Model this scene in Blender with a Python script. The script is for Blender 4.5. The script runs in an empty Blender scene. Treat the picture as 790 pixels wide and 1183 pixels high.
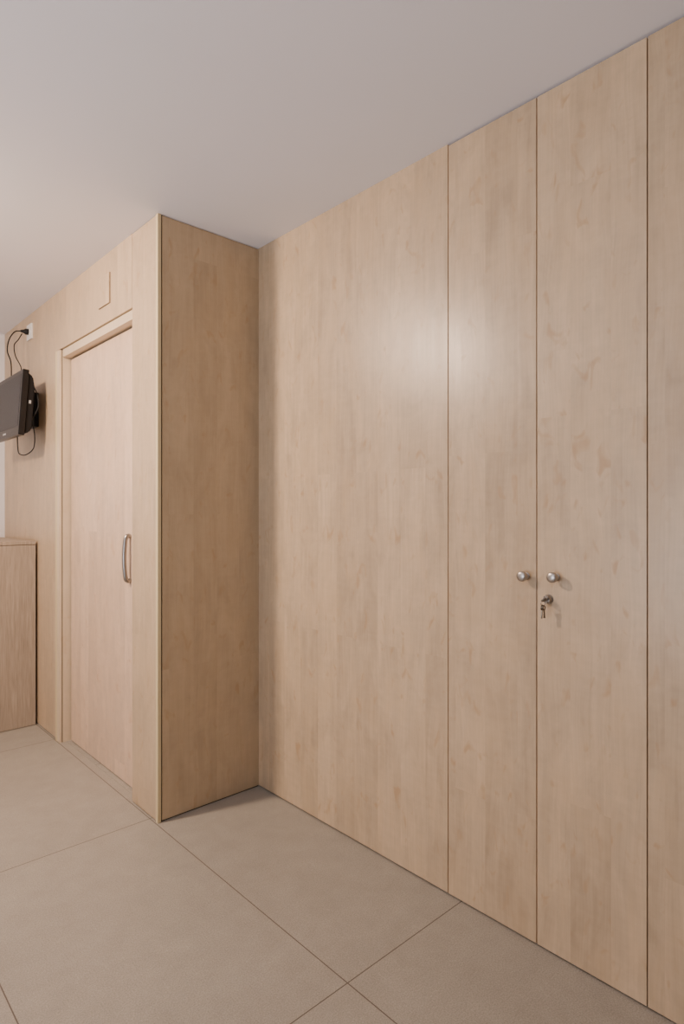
import bpy, bmesh, math, random
from mathutils import Vector, Matrix
random.seed(4)
C = bpy.context.scene.collection
R = math.radians
XW, XB, YB, H, EYE = 1.601, 1.114, 2.300, 2.45, 1.25     # wardrobe plane, projecting box plane, box side, ceiling, eye
YF, XL, YN = 4.58, -2.3, -2.3                              # far wall, left wall, near wall

# ------------------------------------------------------------------ materials
def mat(name, col, rough=.5, metal=0., spec=.5):
    m = bpy.data.materials.new(name); m.use_nodes = True
    b = m.node_tree.nodes['Principled BSDF']
    b.inputs['Base Color'].default_value = (*col, 1); b.inputs['Roughness'].default_value = rough
    b.inputs['Metallic'].default_value = metal; b.inputs['Specular IOR Level'].default_value = spec
    return m
class NT:
    def __init__(s, m): s.t = m.node_tree; s.b = s.t.nodes['Principled BSDF']
    def n(s, typ, **kw):
        o = s.t.nodes.new(typ)
        for k, v in kw.items(): setattr(o, k, v)
        return o
    def l(s, a, b): s.t.links.new(a, b)
    def math(s, op, a, b=None):
        o = s.n('ShaderNodeMath', operation=op)
        for i, v in enumerate((a, b)):
            if v is None: continue
            if isinstance(v, (int, float)): o.inputs[i].default_value = v
            else: s.l(v, o.inputs[i])
        return o.outputs[0]
    def comb(s, x, y, z):
        o = s.n('ShaderNodeCombineXYZ')
        for i, v in enumerate((x, y, z)):
            if isinstance(v, (int, float)): o.inputs[i].default_value = v
            else: s.l(v, o.inputs[i])
        return o.outputs[0]
    def noise(s, vec, detail=3, rough=.55, dist=0, scale=1):
        o = s.n('ShaderNodeTexNoise'); s.l(vec, o.inputs['Vector'])
        o.inputs['Scale'].default_value = scale; o.inputs['Detail'].default_value = detail
        o.inputs['Roughness'].default_value = rough; o.inputs['Distortion'].default_value = dist
        return o.outputs['Fac']
    def mapr(s, v, a, b, c, d):
        o = s.n('ShaderNodeMapRange'); s.l(v, o.inputs[0])
        for i, x in zip((1, 2, 3, 4), (a, b, c, d)): o.inputs[i].default_value = x
        return o.outputs[0]
    def scalecol(s, col, fac):
        o = s.n('ShaderNodeVectorMath', operation='SCALE')
        if isinstance(col, tuple): o.inputs[0].default_value = col
        else: s.l(col, o.inputs[0])
        s.l(fac, o.inputs['Scale']); return o.outputs[0]
    def mix(s, f, a, b):
        o = s.n('ShaderNodeMix', data_type='RGBA'); 
        if isinstance(f, (int, float)): o.inputs[0].default_value = f
        else: s.l(f, o.inputs[0])
        for i, v in ((6, a), (7, b)):
            if isinstance(v, tuple): o.inputs[i].default_value = (*v, 1)
            else: s.l(v, o.inputs[i])
        return o.outputs[2]

def maple(name, off=0., base=(.500, .377, .248), rough=.33, k=1.2):
    m = mat(name, base, rough, spec=.5); t = NT(m)
    tc = t.n('ShaderNodeTexCoord'); sp = t.n('ShaderNodeSeparateXYZ'); t.l(tc.outputs['Object'], sp.inputs[0])
    ac = t.math('ADD', t.math('ADD', sp.outputs[0], sp.outputs[1]), 11.3 + off)
    z = t.math('ADD', sp.outputs[2], 3.7 + off * 2.3)
    # long offset staves of slightly different tone
    br = t.n('ShaderNodeTexBrick'); t.l(t.comb(z, ac, 0), br.inputs['Vector'])
    br.inputs['Scale'].default_value = 1; br.inputs['Mortar Size'].default_value = 0
    br.inputs['Brick Width'].default_value = 1.7; br.inputs['Row Height'].default_value = .112
    br.offset = .37; br.inputs['Color1'].default_value = (0, 0, 0, 1); br.inputs['Color2'].default_value = (1, 1, 1, 1)
    stv = t.math('MULTIPLY', br.outputs['Color'], 1.0)
    acs = t.math('ADD', ac, t.math('MULTIPLY', stv, 7.0))
    w = t.noise(t.comb(t.math('MULTIPLY', acs, 3), t.math('MULTIPLY', z, 1.6), 0), 2)
    aw = t.math('ADD', acs, t.math('MULTIPLY', w, .06))
    fine = t.noise(t.comb(t.math('MULTIPLY', aw, 170), t.math('MULTIPLY', z, 3.5), 0), 3, .65)
    med = t.noise(t.comb(t.math('MULTIPLY', aw, 30), t.math('MULTIPLY', z, 1.3), 4.), 3, .6, .6)
    blot = t.noise(t.comb(t.math('MULTIPLY', acs, 11), t.math('MULTIPLY', z, 5.0), 9.), 3, .6, .9)
    cloud = t.noise(t.comb(t.math('MULTIPLY', ac, 7.), t.math('MULTIPLY', z, 2.6), 19.), 4, .65, .8)
    flame = t.noise(t.comb(t.math('MULTIPLY', aw, 14), t.math('MULTIPLY', z, 45), 2.), 2)
    fleck = t.noise(t.comb(t.math('MULTIPLY', acs, 24), t.math('MULTIPLY', z, 12), 6.), 2, .5, .9)
    f = t.mapr(stv, 0, 1, 1 - .060 * k, 1 + .060 * k)
    for v, d in ((fine, .045), (med, .06), (blot, .085), (cloud, .065), (flame, .025)):
        f = t.math('MULTIPLY', f, t.mapr(v, .3, .7, 1 - d * k, 1 + d * k))
    col = t.scalecol(base, f)
    dk = t.mapr(fleck, .61, .75, 0, .60 * k)
    col = t.mix(dk, col, (base[0] * .84, base[1] * .72, base[2] * .59))
    wm = t.mapr(cloud, .46, .70, 0, .35 * k)
    col = t.mix(wm, col, (base[0] * .97, base[1] * .90, base[2] * .79))
    t.l(col, t.b.inputs['Base Color'])
    t.l(t.mapr(med, .3, .7, rough - .02, rough + .03), t.b.inputs['Roughness'])
    return m

def oak(name):
    base = (.365, .29, .215)
    m = mat(name, base, .5); t = NT(m)
    tc = t.n('ShaderNodeTexCoord'); sp = t.n('ShaderNodeSeparateXYZ'); t.l(tc.outputs['Object'], sp.inputs[0])
    ac = t.math('ADD', sp.outputs[0], sp.outputs[1]); z = sp.outputs[2]
    w = t.noise(t.comb(t.math('MULTIPLY', ac, 5), t.math('MULTIPLY', z, 2), 0), 2)
    aw = t.math('ADD', ac, t.math('MULTIPLY', w, .03))
    fine = t.noise(t.comb(t.math('MULTIPLY', aw, 240), t.math('MULTIPLY', z, 9), 0), 3)
    med = t.noise(t.comb(t.math('MULTIPLY', aw, 80), t.math('MULTIPLY', z, 3), 3), 3, .6, .4)
    f = t.math('MULTIPLY', t.mapr(fine, .3, .7, .80, 1.15), t.mapr(med, .3, .7, .85, 1.13))
    t.l(t.scalecol(base, f), t.b.inputs['Base Color'])
    return m

def floor_mat():
    base = (.312, .285, .241)
    m = mat('stone_tile', base, .48, spec=.35); t = NT(m)
    tc = t.n('ShaderNodeTexCoord'); sp = t.n('ShaderNodeSeparateXYZ'); t.l(tc.outputs['Object'], sp.inputs[0])
    P = tc.outputs['Object']
    def joint(v, start, step):
        a = t.math('DIVIDE', t.math('SUBTRACT', v, start), step)
        fr = t.math('SUBTRACT', a, t.math('ROUND', a))
        return t.math('LESS_THAN', t.math('MULTIPLY', t.math('ABSOLUTE', fr), step), .0016)
    j = t.math('MAXIMUM', joint(sp.outputs[0], 1.106, .68), joint(sp.outputs[1], 1.180, 1.178))
    big = t.noise(P, 3, .5, 0, 2.0); cloud = t.noise(P, 6, .68, .2, 12); grit = t.noise(P, 3, .75, 0, 260); vein = t.noise(P, 4, .6, 1.6, 3.1)
    f = t.math('MULTIPLY', t.mapr(big, .3, .7, .95, 1.05), t.mapr(cloud, .3, .7, .93, 1.07))
    f = t.math('MULTIPLY', f, t.mapr(grit, .3, .7, .72, 1.28))
    vv = t.math('ABSOLUTE', t.math('SUBTRACT', vein, .5))
    f = t.math('MULTIPLY', f, t.mapr(vv, 0, .004, 1.09, 1.0))
    col = t.scalecol(base, f)
    t.l(t.mix(j, col, (.10, .08, .065)), t.b.inputs['Base Color'])
    bp = t.n('ShaderNodeBump'); bp.inputs['Strength'].default_value = .1; bp.inputs['Distance'].default_value = .001
    t.l(t.math('MULTIPLY', j, -2.0), bp.inputs['Height']); t.l(bp.outputs[0], t.b.inputs['Normal'])
    return m

def plaster(name, col):
    m = mat(name, col, .75, spec=.25); t = NT(m)
    tc = t.n('ShaderNodeTexCoord')
    n1 = t.noise(tc.outputs['Object'], 3, .5, 0, 2.5)
    t.l(t.scalecol(col, t.mapr(n1, .3, .7, .99, 1.01)), t.b.inputs['Base Color'])
    bp = t.n('ShaderNodeBump'); bp.inputs['Strength'].default_value = .05; bp.inputs['Distance'].default_value = .001
    t.l(t.noise(tc.outputs['Object'], 2, .5, 0, 160), bp.inputs['Height']); t.l(bp.outputs[0], t.b.inputs['Normal'])
    return m
def metal(name, col, rough):
    m = mat(name, col, rough, 1.0); t = NT(m); tc = t.n('ShaderNodeTexCoord')
    t.l(t.mapr(t.noise(tc.outputs['Object'], 2, .5, 0, 300), .3, .7, rough - .05, rough + .05), t.b.inputs['Roughness'])
    return m
def plastic(name, col, rough, spec=.5):
    m = mat(name, col, rough, spec=spec); t = NT(m); tc = t.n('ShaderNodeTexCoord')
    t.l(t.mapr(t.noise(tc.outputs['Object'], 2, .5, 0, 400), .3, .7, rough - .04, rough + .06), t.b.inputs['Roughness'])
    return m

M_fix = maple('maple_fixed_panel', 0., rough=.335)
M_d1, M_d2, M_d3 = [maple('maple_' + n, o, rough=.315) for n, o in (('door_a', 1.93), ('door_b', 4.11), ('door_c', 6.37))]
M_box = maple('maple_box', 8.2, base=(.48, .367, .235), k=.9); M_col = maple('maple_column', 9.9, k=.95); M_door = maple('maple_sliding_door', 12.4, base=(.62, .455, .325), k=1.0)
M_wallp = maple('maple_wall', 17.7, k=.95)
M_edge = mat('gilt_edge', (.62, .51, .30), .38)
M_frame = maple('maple_frame', 15.1, base=(.64, .515, .36), k=.5)
M_oak = oak('brown_oak'); M_floor = floor_mat()
M_ceil = plaster('ceiling_paint', (.88, .87, .905)); M_wall = plaster('wall_paint', (.80, .78, .78))
M_dark = plastic('dark_gap', (.012, .010, .008), .8)
M_steel = metal('satin_nickel', (.44, .415, .385), .34); M_grey = metal('handle_steel', (.34, .325, .305), .34)
M_lock = metal('lock_cylinder', (.34, .315, .28), .30)
M_brass = metal('key_metal', (.17, .15, .12), .32)
M_tv = plastic('tv_black', (.005, .005, .0055), .3, .3); M_tvback = plastic('tv_back', (.006, .006, .0066), .5, .25)
M_screen = plastic('tv_screen', (.016, .018, .022), .36, .2)
M_white = plastic('white_plastic', (.75, .73, .70), .35); M_cable = plastic('cable_black', (.006, .006, .006), .45, .3)
M_mark = plastic('mark_grey', (.4, .4, .4), .4)

# ------------------------------------------------------------------ mesh helpers
def new(): return bmesh.new()
def box(bm, x0, x1, y0, y1, z0, z1, bev=0.):
    t = bmesh.new(); bmesh.ops.create_cube(t, size=1)
    bmesh.ops.scale(t, vec=(x1 - x0, y1 - y0, z1 - z0), verts=t.verts)
    bmesh.ops.translate(t, vec=((x0 + x1) / 2, (y0 + y1) / 2, (z0 + z1) / 2), verts=t.verts)
    if bev: bmesh.ops.bevel(t, geom=t.edges[:], offset=bev, segments=2, affect='EDGES', profile=.7)
    merge(bm, t)
def merge(bm, t):
    me = bpy.data.meshes.new('tmp'); t.to_mesh(me); t.free(); bm.from_mesh(me); bpy.data.meshes.remove(me)
def prism(bm, prof, y0, y1):                 # profile in (x, z) extruded along y
    a = [bm.verts.new((x, y0, z)) for x, z in prof]; b = [bm.verts.new((x, y1, z)) for x, z in prof]
    n = len(prof)
    for i in range(n): bm.faces.new((a[i], a[(i + 1) % n], b[(i + 1) % n], b[i]))
    bm.faces.new(a[::-1]); bm.faces.new(b)
    bmesh.ops.recalc_face_normals(bm, faces=bm.faces[:])
def lathe(bm, prof, o, ax, n=40):            # profile (radius, distance along ax)
    ax = Vector(ax).normalized(); u = ax.orthogonal().normalized(); v = ax.cross(u); o = Vector(o)
    rings = []
    for r, d in prof:
        rings.append([bm.verts.new(o + ax * d + (u * math.cos(2 * math.pi * i / n) + v * math.sin(2 * math.pi * i / n)) * max(r, 1e-5)) for i in range(n)])
    for a, b in zip(rings, rings[1:]):
        for i in range(n): bm.faces.new((a[i], a[(i + 1) % n], b[(i + 1) % n], b[i]))
    bm.faces.new(rings[0][::-1]); bm.faces.new(rings[-1])
    bmesh.ops.recalc_face_normals(bm, faces=bm.faces[:])
def smooth_path(pts, k=10):
    P = [Vector(p) for p in pts]; P = [2 * P[0] - P[1]] + P + [2 * P[-1] - P[-2]]; out = []
    for i in range(1, len(P) - 2):
        for j in range(k):
            t = j / k; a, b, c, d = P[i - 1:i + 3]
            out.append(.5 * ((2 * b) + (c - a) * t + (2 * a - 5 * b + 4 * c - d) * t * t + (3 * b - a - 3 * c + d) * t ** 3))
    return out + [P[-2]]
def tube(bm, pts, r, n=12, closed=False, flat=1.0):
    rings = []; N = len(pts); u = None
    for i, p in enumerate(pts):
        t = (pts[(i + 1) % N] - pts[i - 1]) if closed else (pts[min(i + 1, N - 1)] - pts[max(i - 1, 0)])
        t.normalize()
        if u is None: u = t.orthogonal().normalized()
        u = (u - t * u.dot(t)).normalized(); v = t.cross(u)
        rings.append([bm.verts.new(p + (u * math.cos(2 * math.pi * k / n) + v * math.sin(2 * math.pi * k / n) * flat) * r) for k in range(n)])
    for i in range(N if closed else N - 1):
        a, b = rings[i], rings[(i + 1) % N]
        for k in range(n): bm.faces.new((a[k], a[(k + 1) % n], b[(k + 1) % n], b[k]))
    if not closed: bm.faces.new(rings[0][::-1]); bm.faces.new(rings[-1])
    bmesh.ops.recalc_face_normals(bm, faces=bm.faces[:])
def obj(name, bm, m, parent=None, base=(0, 0, 0), smooth=False, loc=None):
    """link bm as one mesh; base = world origin of the mesh (coords given in world), stored local to the parent"""
    base = Vector(base)
    if base.length: bmesh.ops.translate(bm, vec=-base, verts=bm.verts)
    me = bpy.data.meshes.new(name); bm.to_mesh(me); bm.free()
    if smooth:
        for p in me.polygons: p.use_smooth = True
        me.set_sharp_from_angle(angle=R(38))
    me.materials.append(m)
    o = bpy.data.objects.new(name, me); C.objects.link(o)
    if parent is not None: o.parent = parent
    else: o.location = base
    if loc is not None: o.location = loc
    return o
def struct(name, bm, m, **k):
    o = obj(name, bm, m, **k); o['kind'] = 'structure'; return o
def thing(name, label, cat, loc, rot=(0, 0, 0), group=None):
    o = bpy.data.objects.new(name, None); C.objects.link(o); o.location = loc; o.rotation_euler = rot
    o.empty_display_size = .1
    o['label'] = label; o['category'] = cat
    if group: o['group'] = group
    return o

# ------------------------------------------------------------------ setting
b = new(); box(b, XL - .1, 2.3, YN - .1, YF + .1, -.1, 0); struct('floor', b, M_floor)
b = new(); box(b, XL - .1, 2.3, YN - .1, YF + .1, H, H + .1); struct('ceiling', b, M_ceil)
b = new(); box(b, XL, 2.2, YF, YF + .1, 0, H); struct('wall_far', b, M_wall)
b = new(); box(b, XL - .1, XL, YN, YF, 0, H); struct('wall_left', b, M_wall)
b = new(); box(b, XL, 2.2, YN - .1, YN, 0, H); struct('wall_near', b, M_wall)

S0, S1, S2, S3 = 1.228, .9115, .607, .30        # seams along the wardrobe wall
G = .0016; TOP = H - .006; BOT = .007
b = new()
box(b, XW, XW + .03, S0 + G, YB + .4, BOT, H, .0008)
wr = struct('wall_right', b, M_fix)
b = new(); box(b, XW, XW + .03, YN, S3 - G, BOT, TOP, .0008)
obj('panel', b, M_d1, wr)
b = new(); box(b, XW + .012, XW + .05, S0 + .001, YB, 0, BOT)
struct('shadow_gap_right', b, M_dark)  # black strip standing in for the shade in the gap under the panel

# projecting box and door wall
O0, O1, OT = 2.546, 3.530, 2.133                # opening of the sliding door
b = new()
box(b, XB, XB + .03, O1 + .006, YF, .006, H, .0006)           # wall beyond the door
box(b, XB, XB + .03, O0 + .001, O1 + .006, OT, H, .0006)      # above the door
wi = struct('wall_inner', b, M_wallp)
b = new(); box(b, XB, XB + .03, YB + .021, O0 - .001, .005, H - .002, .0006); obj('column_panel', b, M_col, wi)
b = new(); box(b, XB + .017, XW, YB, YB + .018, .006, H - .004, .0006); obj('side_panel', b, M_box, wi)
b = new(); box(b, XB + .014, XB + .028, YB + .02, O0 - .004, 0, .005); box(b, XB + .02, XW, YB + .005, YB + .016, 0, .006)
box(b, XB + .014, XB + .028, O1 + .002, YF, 0, .006)
struct('shadow_gap_inner', b, M_dark)  # black strips paint the shadow gap along the floor, no real skirting
b = new(); box(b, XB + .004, XB + .03, YB + .004, YB + .03, 0, H); box(b, XB + .03, XB + .034, O0 - .03, O0 + .03, OT, H)
struct('seam_fill', b, M_dark)  # black filler standing in for the dark of the corner groove and column seam
b = new(); box(b, XB - .003, XB + .0115, YB - .003, YB + .015, 0, H - .001, .001); struct('trim_1', b, M_edge)

# sliding door
XD = XB + .052
door = thing('door_1', '', '', (XD, (O0 + O1) / 2, 0)); del door['label']; del door['category']; door['kind'] = 'structure'
bD = tuple(door.location)
JY = O1 - .072
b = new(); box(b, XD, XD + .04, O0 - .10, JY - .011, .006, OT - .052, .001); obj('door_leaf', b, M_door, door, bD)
b = new()
box(b, XB - .006, XB + .006, JY, O1 - .008, 0, OT - .006, .001)      # left casing
box(b, XB + .011, XD + .012, JY, JY + .02, 0, OT - .006, .001)
obj('door_frame', b, M_frame, door, bD)
b = new(); box(b, XB + .010, XD + .012, O0 + .002, JY - .003, OT - .044, OT - .003, .001)
obj('head_frame', b, M_frame, door, bD)
b = new(); box(b, XB - .0075, XB - .006, JY + .040, O1 - .008, 0, OT - .006)
obj('edge_strip', b, M_edge, door, bD)
b = new(); box(b, XD + .03, XD + .06, JY - .03, JY + .02, 0, OT); box(b, XB + .016, XD + .05, O0, O1, OT - .004, OT + .002); box(b, XD + .012, XD + .05, O0, O1 - .04, OT - .054, OT - .042)
box(b, XB + .006, XB + .03, JY + .004, O1 + .006, 0, OT)
obj('groove', b, M_dark, door, bD)
b = new(); box(b, XB + .03, XD + .05, O0 - .1, O1 - .03, .0002, .0012); obj('threshold', b, M_floor, door, bD)
hy, hz0, hz1 = 2.682, .930, 1.150
b = new()
tube(b, smooth_path([(XD, hy, hz0 + .011), (XD - .012, hy, hz0 + .008), (XD - .022, hy, hz0 + .020), (XD - .027, hy, hz0 + .06), (XD - .029, hy, (hz0 + hz1) / 2),
     (XD - .027, hy, hz1 - .06), (XD - .022, hy, hz1 - .020), (XD - .012, hy, hz1 - .008), (XD, hy, hz1 - .011)], 8), .0100, 16)
obj('door_handle', b, M_grey, door, bD, True)

# ------------------------------------------------------------------ wardrobe
wd = thing('wardrobe', 'built-in maple wardrobe with tall flush doors and round nickel knobs', 'wardrobe', (XW, (S0 + S3) / 2, 0))
bW = tuple(wd.location)
b = new()
x0, x1 = XW + .021, XW + .56
box(b, x1, x1 + .01, S3, S0, .0, H - .004); box(b, x0, x1, S0 - .02, S0 - .002, 0, H - .004); box(b, x0, x1, S3 + .002, S3 + .02, 0, H - .004)
box(b, x0, x1, S3 + .02, S0 - .02, H - .03, H - .004); box(b, x0 - .008, x1, S3 + .002, S0 - .002, 0, BOT - .001); box(b, x0, x1, S2 - .009, S2 + .009, .01, H - .03)
obj('body', b, M_dark, wd, bW)
def wdoor(ya, yb, m):
    b = new(); box(b, XW, XW + .019, ya + G, yb - G, BOT, TOP, .0008); return obj('door', b, m, wd, bW)
dA = wdoor(S1, S0, M_d1); dB = wdoor(S2, S1, M_d2); dC = wdoor(S3, S2, M_d3)
def knob(y, z, par):
    b = new()
    lathe(b, [(.0100, 0), (.0100, .002), (.0068, .004), (.0062, .011), (.0080, .015), (.0136, .018), (.0150, .021), (.0150, .027), (.0140, .030), (.0140, .0315), (.0125, .0332), (.006, .0345), (0, .0348)],
          (XW, y, z), (-1, 0, 0)); obj('knob', b, M_steel, par, bW, True)
knob(.944, 1.064, dA); knob(.850, 1.068, dB)
ly, lz = .874, 1.003
b = new(); lathe(b, [(.0140, 0), (.0140, .0025), (.0120, .004), (.0115, .013), (.0105, .0145), (0, .0146)], (XW, ly, lz), (-1, 0, 0), 32)
obj('lock', b, M_lock, dB, bW, True)

# keys in the lock
kr = thing('key_ring', 'small keys hanging from the lock of the knobbed wardrobe door', 'keys', (XW - .0146, ly, lz))
bK = tuple(kr.location)
def circ(c, r, ax, n=28):
    ax = Vector(ax).normalized(); u = ax.orthogonal().normalized(); v = ax.cross(u)
    return [Vector(c) + (u * math.cos(2 * math.pi * i / n) + v * math.sin(2 * math.pi * i / n)) * r for i in range(n)]
b = new(); kx = XW - .0146
box(b, kx - .008, kx, ly - .0035, ly + .0035, lz - .0012, lz + .0012, .0003)
tube(b, circ((kx - .0125, ly, lz), .0068, (0, .6, 1)), .0030, 8, True, .7)
obj('key', b, M_brass, kr, bK, True)
b = new(); tube(b, circ((kx - .0150, ly + .001, lz - .008), .0085, (.25, 1, 0)), .0010, 8, True); obj('ring', b, M_lock, kr, bK, True)
def hang(kc, tilt, yaw, m, s):
    b = new()
    t = new(); tube(t, circ((0, 0, 0), .0075, (0, 1, 0)), .0036, 10, True, .6)
    box(t, -.0036, .0036, -.0012, .0012, -.038, -.007, .0003); box(t, -.0065, -.002, -.0011, .0011, -.036, -.031); box(t, -.0055, -.002, -.0011, .0011, -.029, -.0245)
    bmesh.ops.scale(t, vec=(s, s, s), verts=t.verts)
    M = Matrix.Rotation(R(yaw), 3, 'Z') @ Matrix.Rotation(R(tilt), 3, 'X')
    bmesh.ops.rotate(t, verts=t.verts, cent=(0, 0, 0), matrix=M); bmesh.ops.translate(t, vec=kc, verts=t.verts); merge(b, t)
    obj('key', b, m, kr, bK, True)
hang((kx - .0160, ly + .003, lz - .021), 3, 8, M_brass, .82)
hang((kx - .0160, ly - .002, lz - .021), -4, -6, M_brass, .76)

# ------------------------------------------------------------------ cover plate, socket
cp = thing('cover_plate', 'square maple cover plate on the wall above the sliding door', 'cover plate', (XB, 2.848, 2.213))
bC0 = tuple(cp.location)
b = new(); box(b, XB - .007, XB - .001, 2.783, 2.913, 2.213, 2.352, .001); obj('panel', b, M_col, cp, bC0)
b = new(); box(b, XB - .001, XB + .001, 2.7815, 2.9155, 2.2115, 2.3545); obj('shadow_rim', b, M_dark, cp, bC0)  # dark rim painting the seam shadow around the plate
sy, sz = 4.0, 2.340
so = thing('power_socket', 'white square wall power socket up near the ceiling above the television', 'socket', (XB, sy, sz - .042))
bS = tuple(so.location)
b = new(); box(b, XB - .010, XB + .001, sy - .046, sy + .046, sz - .046, sz + .046, .003); obj('plate', b, M_white, so, bS)
b = new(); lathe(b, [(.024, 0), (.024, .004), (.021, .004), (.021, .001), (0, .001)], (XB - .010, sy, sz), (-1, 0, 0)); obj('outlet', b, M_white, so, bS, True)

# ------------------------------------------------------------------ television
tvz0, tvh, tvw = 1.670, .362, .56
ty0 = 3.620
tv = thing('television', 'small black flat television tilted down on the maple wall', 'television', (XB - .150, ty0 + tvw / 2, tvz0), (0, R(4), 0))
# local frame: -x faces the room, z up, y along the wall
def TV(name, bm, m, par=tv, sm=False): return obj(name, bm, m, par, (0, 0, 0), sm)
w2 = tvw / 2
b = new()
box(b, -.018, .014, -w2, w2, 0, tvh, .005)
sc = TV('casing', b, M_tv)
b = new(); box(b, -.0192, -.017, -w2 + .024, w2 - .024, .050, tvh - .024, .0004); TV('screen', b, M_screen)
b = new(); prism(b, [(.013, .010), (.040, .022), (.052, .05), (.052, .27), (.040, .33), (.013, tvh - .012)], -w2 + .012, w2 - .012)
bmesh.ops.bevel(b, geom=b.edges[:], offset=.006, segments=2, affect='EDGES'); TV('back_cover', b, M_tvback)
b = new(); box(b, -.0195, -.0175, -.030, .030, .020, .030, .0003); TV('logo', b, M_mark)
b = new(); box(b, .026, .037, -w2 + .0112, -w2 + .013, .180, .198); TV('sticker', b, M_mark)
b = new()
box(b, .052, .064, -.08, .08, .10, .26, .002); box(b, .064, .125, -.02, .02, .16, .21, .004)
TV('wall_bracket', b, M_tvback)
bpy.context.view_layer.update()
inv = tv.matrix_world.inverted()
b = new(); box(b, XB - .026, XB, ty0 + tvw / 2 - .06, ty0 + tvw / 2 + .06, tvz0 + .08, tvz0 + .28, .002)
bmesh.ops.transform(b, matrix=inv, verts=b.verts); TV('wall_plate', b, M_tvback)
b = new(); dy = .03
tube(b, smooth_path([(XB - .105, 3.70 + dy, 1.80), (XB - .074, 3.66 + dy, 1.73), (XB - .066, 3.655 + dy, 1.66), (XB - .070, 3.67 + dy, 1.605), (XB - .100, 3.70 + dy, 1.572), (XB - .128, 3.72 + dy, 1.578), (XB - .136, 3.72 + dy, 1.62), (XB - .138, 3.72 + dy, 1.68)], 10), .003, 10)
tube(b, smooth_path([(XB - .09, 3.85, 2.03), (XB - .080, 3.76, 1.99), (XB - .065, 3.67, 1.93), (XB - .060, 3.64, 1.84), (XB - .090, 3.66, 1.76)], 10), .003, 10)  # tail of the second power lead, carried on beside the set
bmesh.ops.transform(b, matrix=inv, verts=b.verts); TV('aerial_and_lead_tail', b, M_cable, sm=True)

# cables
pc = thing('power_cable', 'black power lead plugged into the white socket and running to the television', 'cable', (XB - .012, sy, sz))
bP = tuple(pc.location)
b = new(); lathe(b, [(.017, 0), (.018, .004), (.018, .018), (.012, .026), (.008, .040), (.006, .046), (0, .0462)], (XB - .010, sy, sz), (-1, .0, -.05), 28)
obj('plug', b, M_cable, pc, bP, True)
b = new()
tube(b, smooth_path([(XB - .054, sy, sz - .002), (XB - .085, sy + .01, sz - .012), (XB - .112, sy + .02, sz - .06), (XB - .122, sy + .02, sz - .13), (XB - .108, sy + .0, sz - .20), (XB - .11, sy - .02, sz - .302)], 10), .0036, 10)
obj('lead', b, M_cable, pc, bP, True)
b = new()
tube(b, smooth_path([(XB - .05, sy - .01, sz - .02), (XB - .070, sy - .01, sz - .06), (XB - .095, sy - .02, sz - .10), (XB - .096, sy - .05, sz - .17), (XB - .080, sy - .10, sz - .24), (XB - .09, sy - .15, sz - .302)], 10), .0030, 10)
obj('lead', b, M_cable, pc, bP, True)

# ------------------------------------------------------------------ oak cabinet
cy0, cx1, ch = 3.85, XB - .013, 1.080
cb = thing('cabinet', 'low brown oak cabinet in the far corner under the television', 'cabinet', (cx1 - .5, cy0 + .35, 0))
bC = tuple(cb.location)
b = new(); box(b, cx1 - 1.0, cx1, cy0 + .02, YF - .002, .006, ch - .022, .001); obj('body', b, M_oak, cb, bC)
b = new(); box(b, cx1 - 1.0, cx1, cy0, YF - .002, ch - .020, ch, .0015); obj('top', b, M_oak, cb, bC)
b = new(); box(b, cx1 - .50, cx1 - .001, cy0, cy0 + .019, .003, ch - .023, .001); obj('door', b, M_oak, cb, bC)
b = new(); box(b, cx1 - .999, cx1 - .503, cy0, cy0 + .019, .003, ch - .023, .001); obj('door', b, M_oak, cb, bC)
b = new(); box(b, cx1 - .99, cx1 - .01, cy0 + .03, YF - .01, 0, .006); obj('plinth', b, M_dark, cb, bC)

# ------------------------------------------------------------------ lights
def area(name, loc, direction, size, power, col, shape='DISK', sy=None):
    l = bpy.data.lights.new(name, 'AREA'); l.shape = shape; l.size = size
    if sy: l.size_y = sy
    l.energy = power; l.color = col
    o = bpy.data.objects.new(name, l); C.objects.link(o); o.location = loc
    o.rotation_euler = Vector(direction).to_track_quat('-Z', 'Y').to_euler(); return o
area('ceiling_lamp', (-.20, 2.67, H - .065), (.65, .08, -1), .20, 66, (1., .74, .56))
area('ceiling_fill', (XL + .05, 1.1, .9), (1, .1, 2.6), 1.3, 120, (.88, .905, 1.), 'RECTANGLE', 1.5)  # added cool fill tilted up to brighten the ceiling; no window here
w = bpy.data.worlds.new('world'); bpy.context.scene.world = w; w.use_nodes = True
w.node_tree.nodes['Background'].inputs[0].default_value = (.8, .82, .9, 1); w.node_tree.nodes['Background'].inputs[1].default_value = .3

# ------------------------------------------------------------------ camera
cam = bpy.data.cameras.new('camera'); co = bpy.data.objects.new('camera', cam); C.objects.link(co)
cam.sensor_fit = 'VERTICAL'; cam.sensor_height = 36; cam.lens = 704 / 1183 * 36; cam.clip_start = .01
co.location = (0, 0, EYE); co.rotation_euler = (R(90), 0, -R(42.63))
bpy.context.scene.camera = co
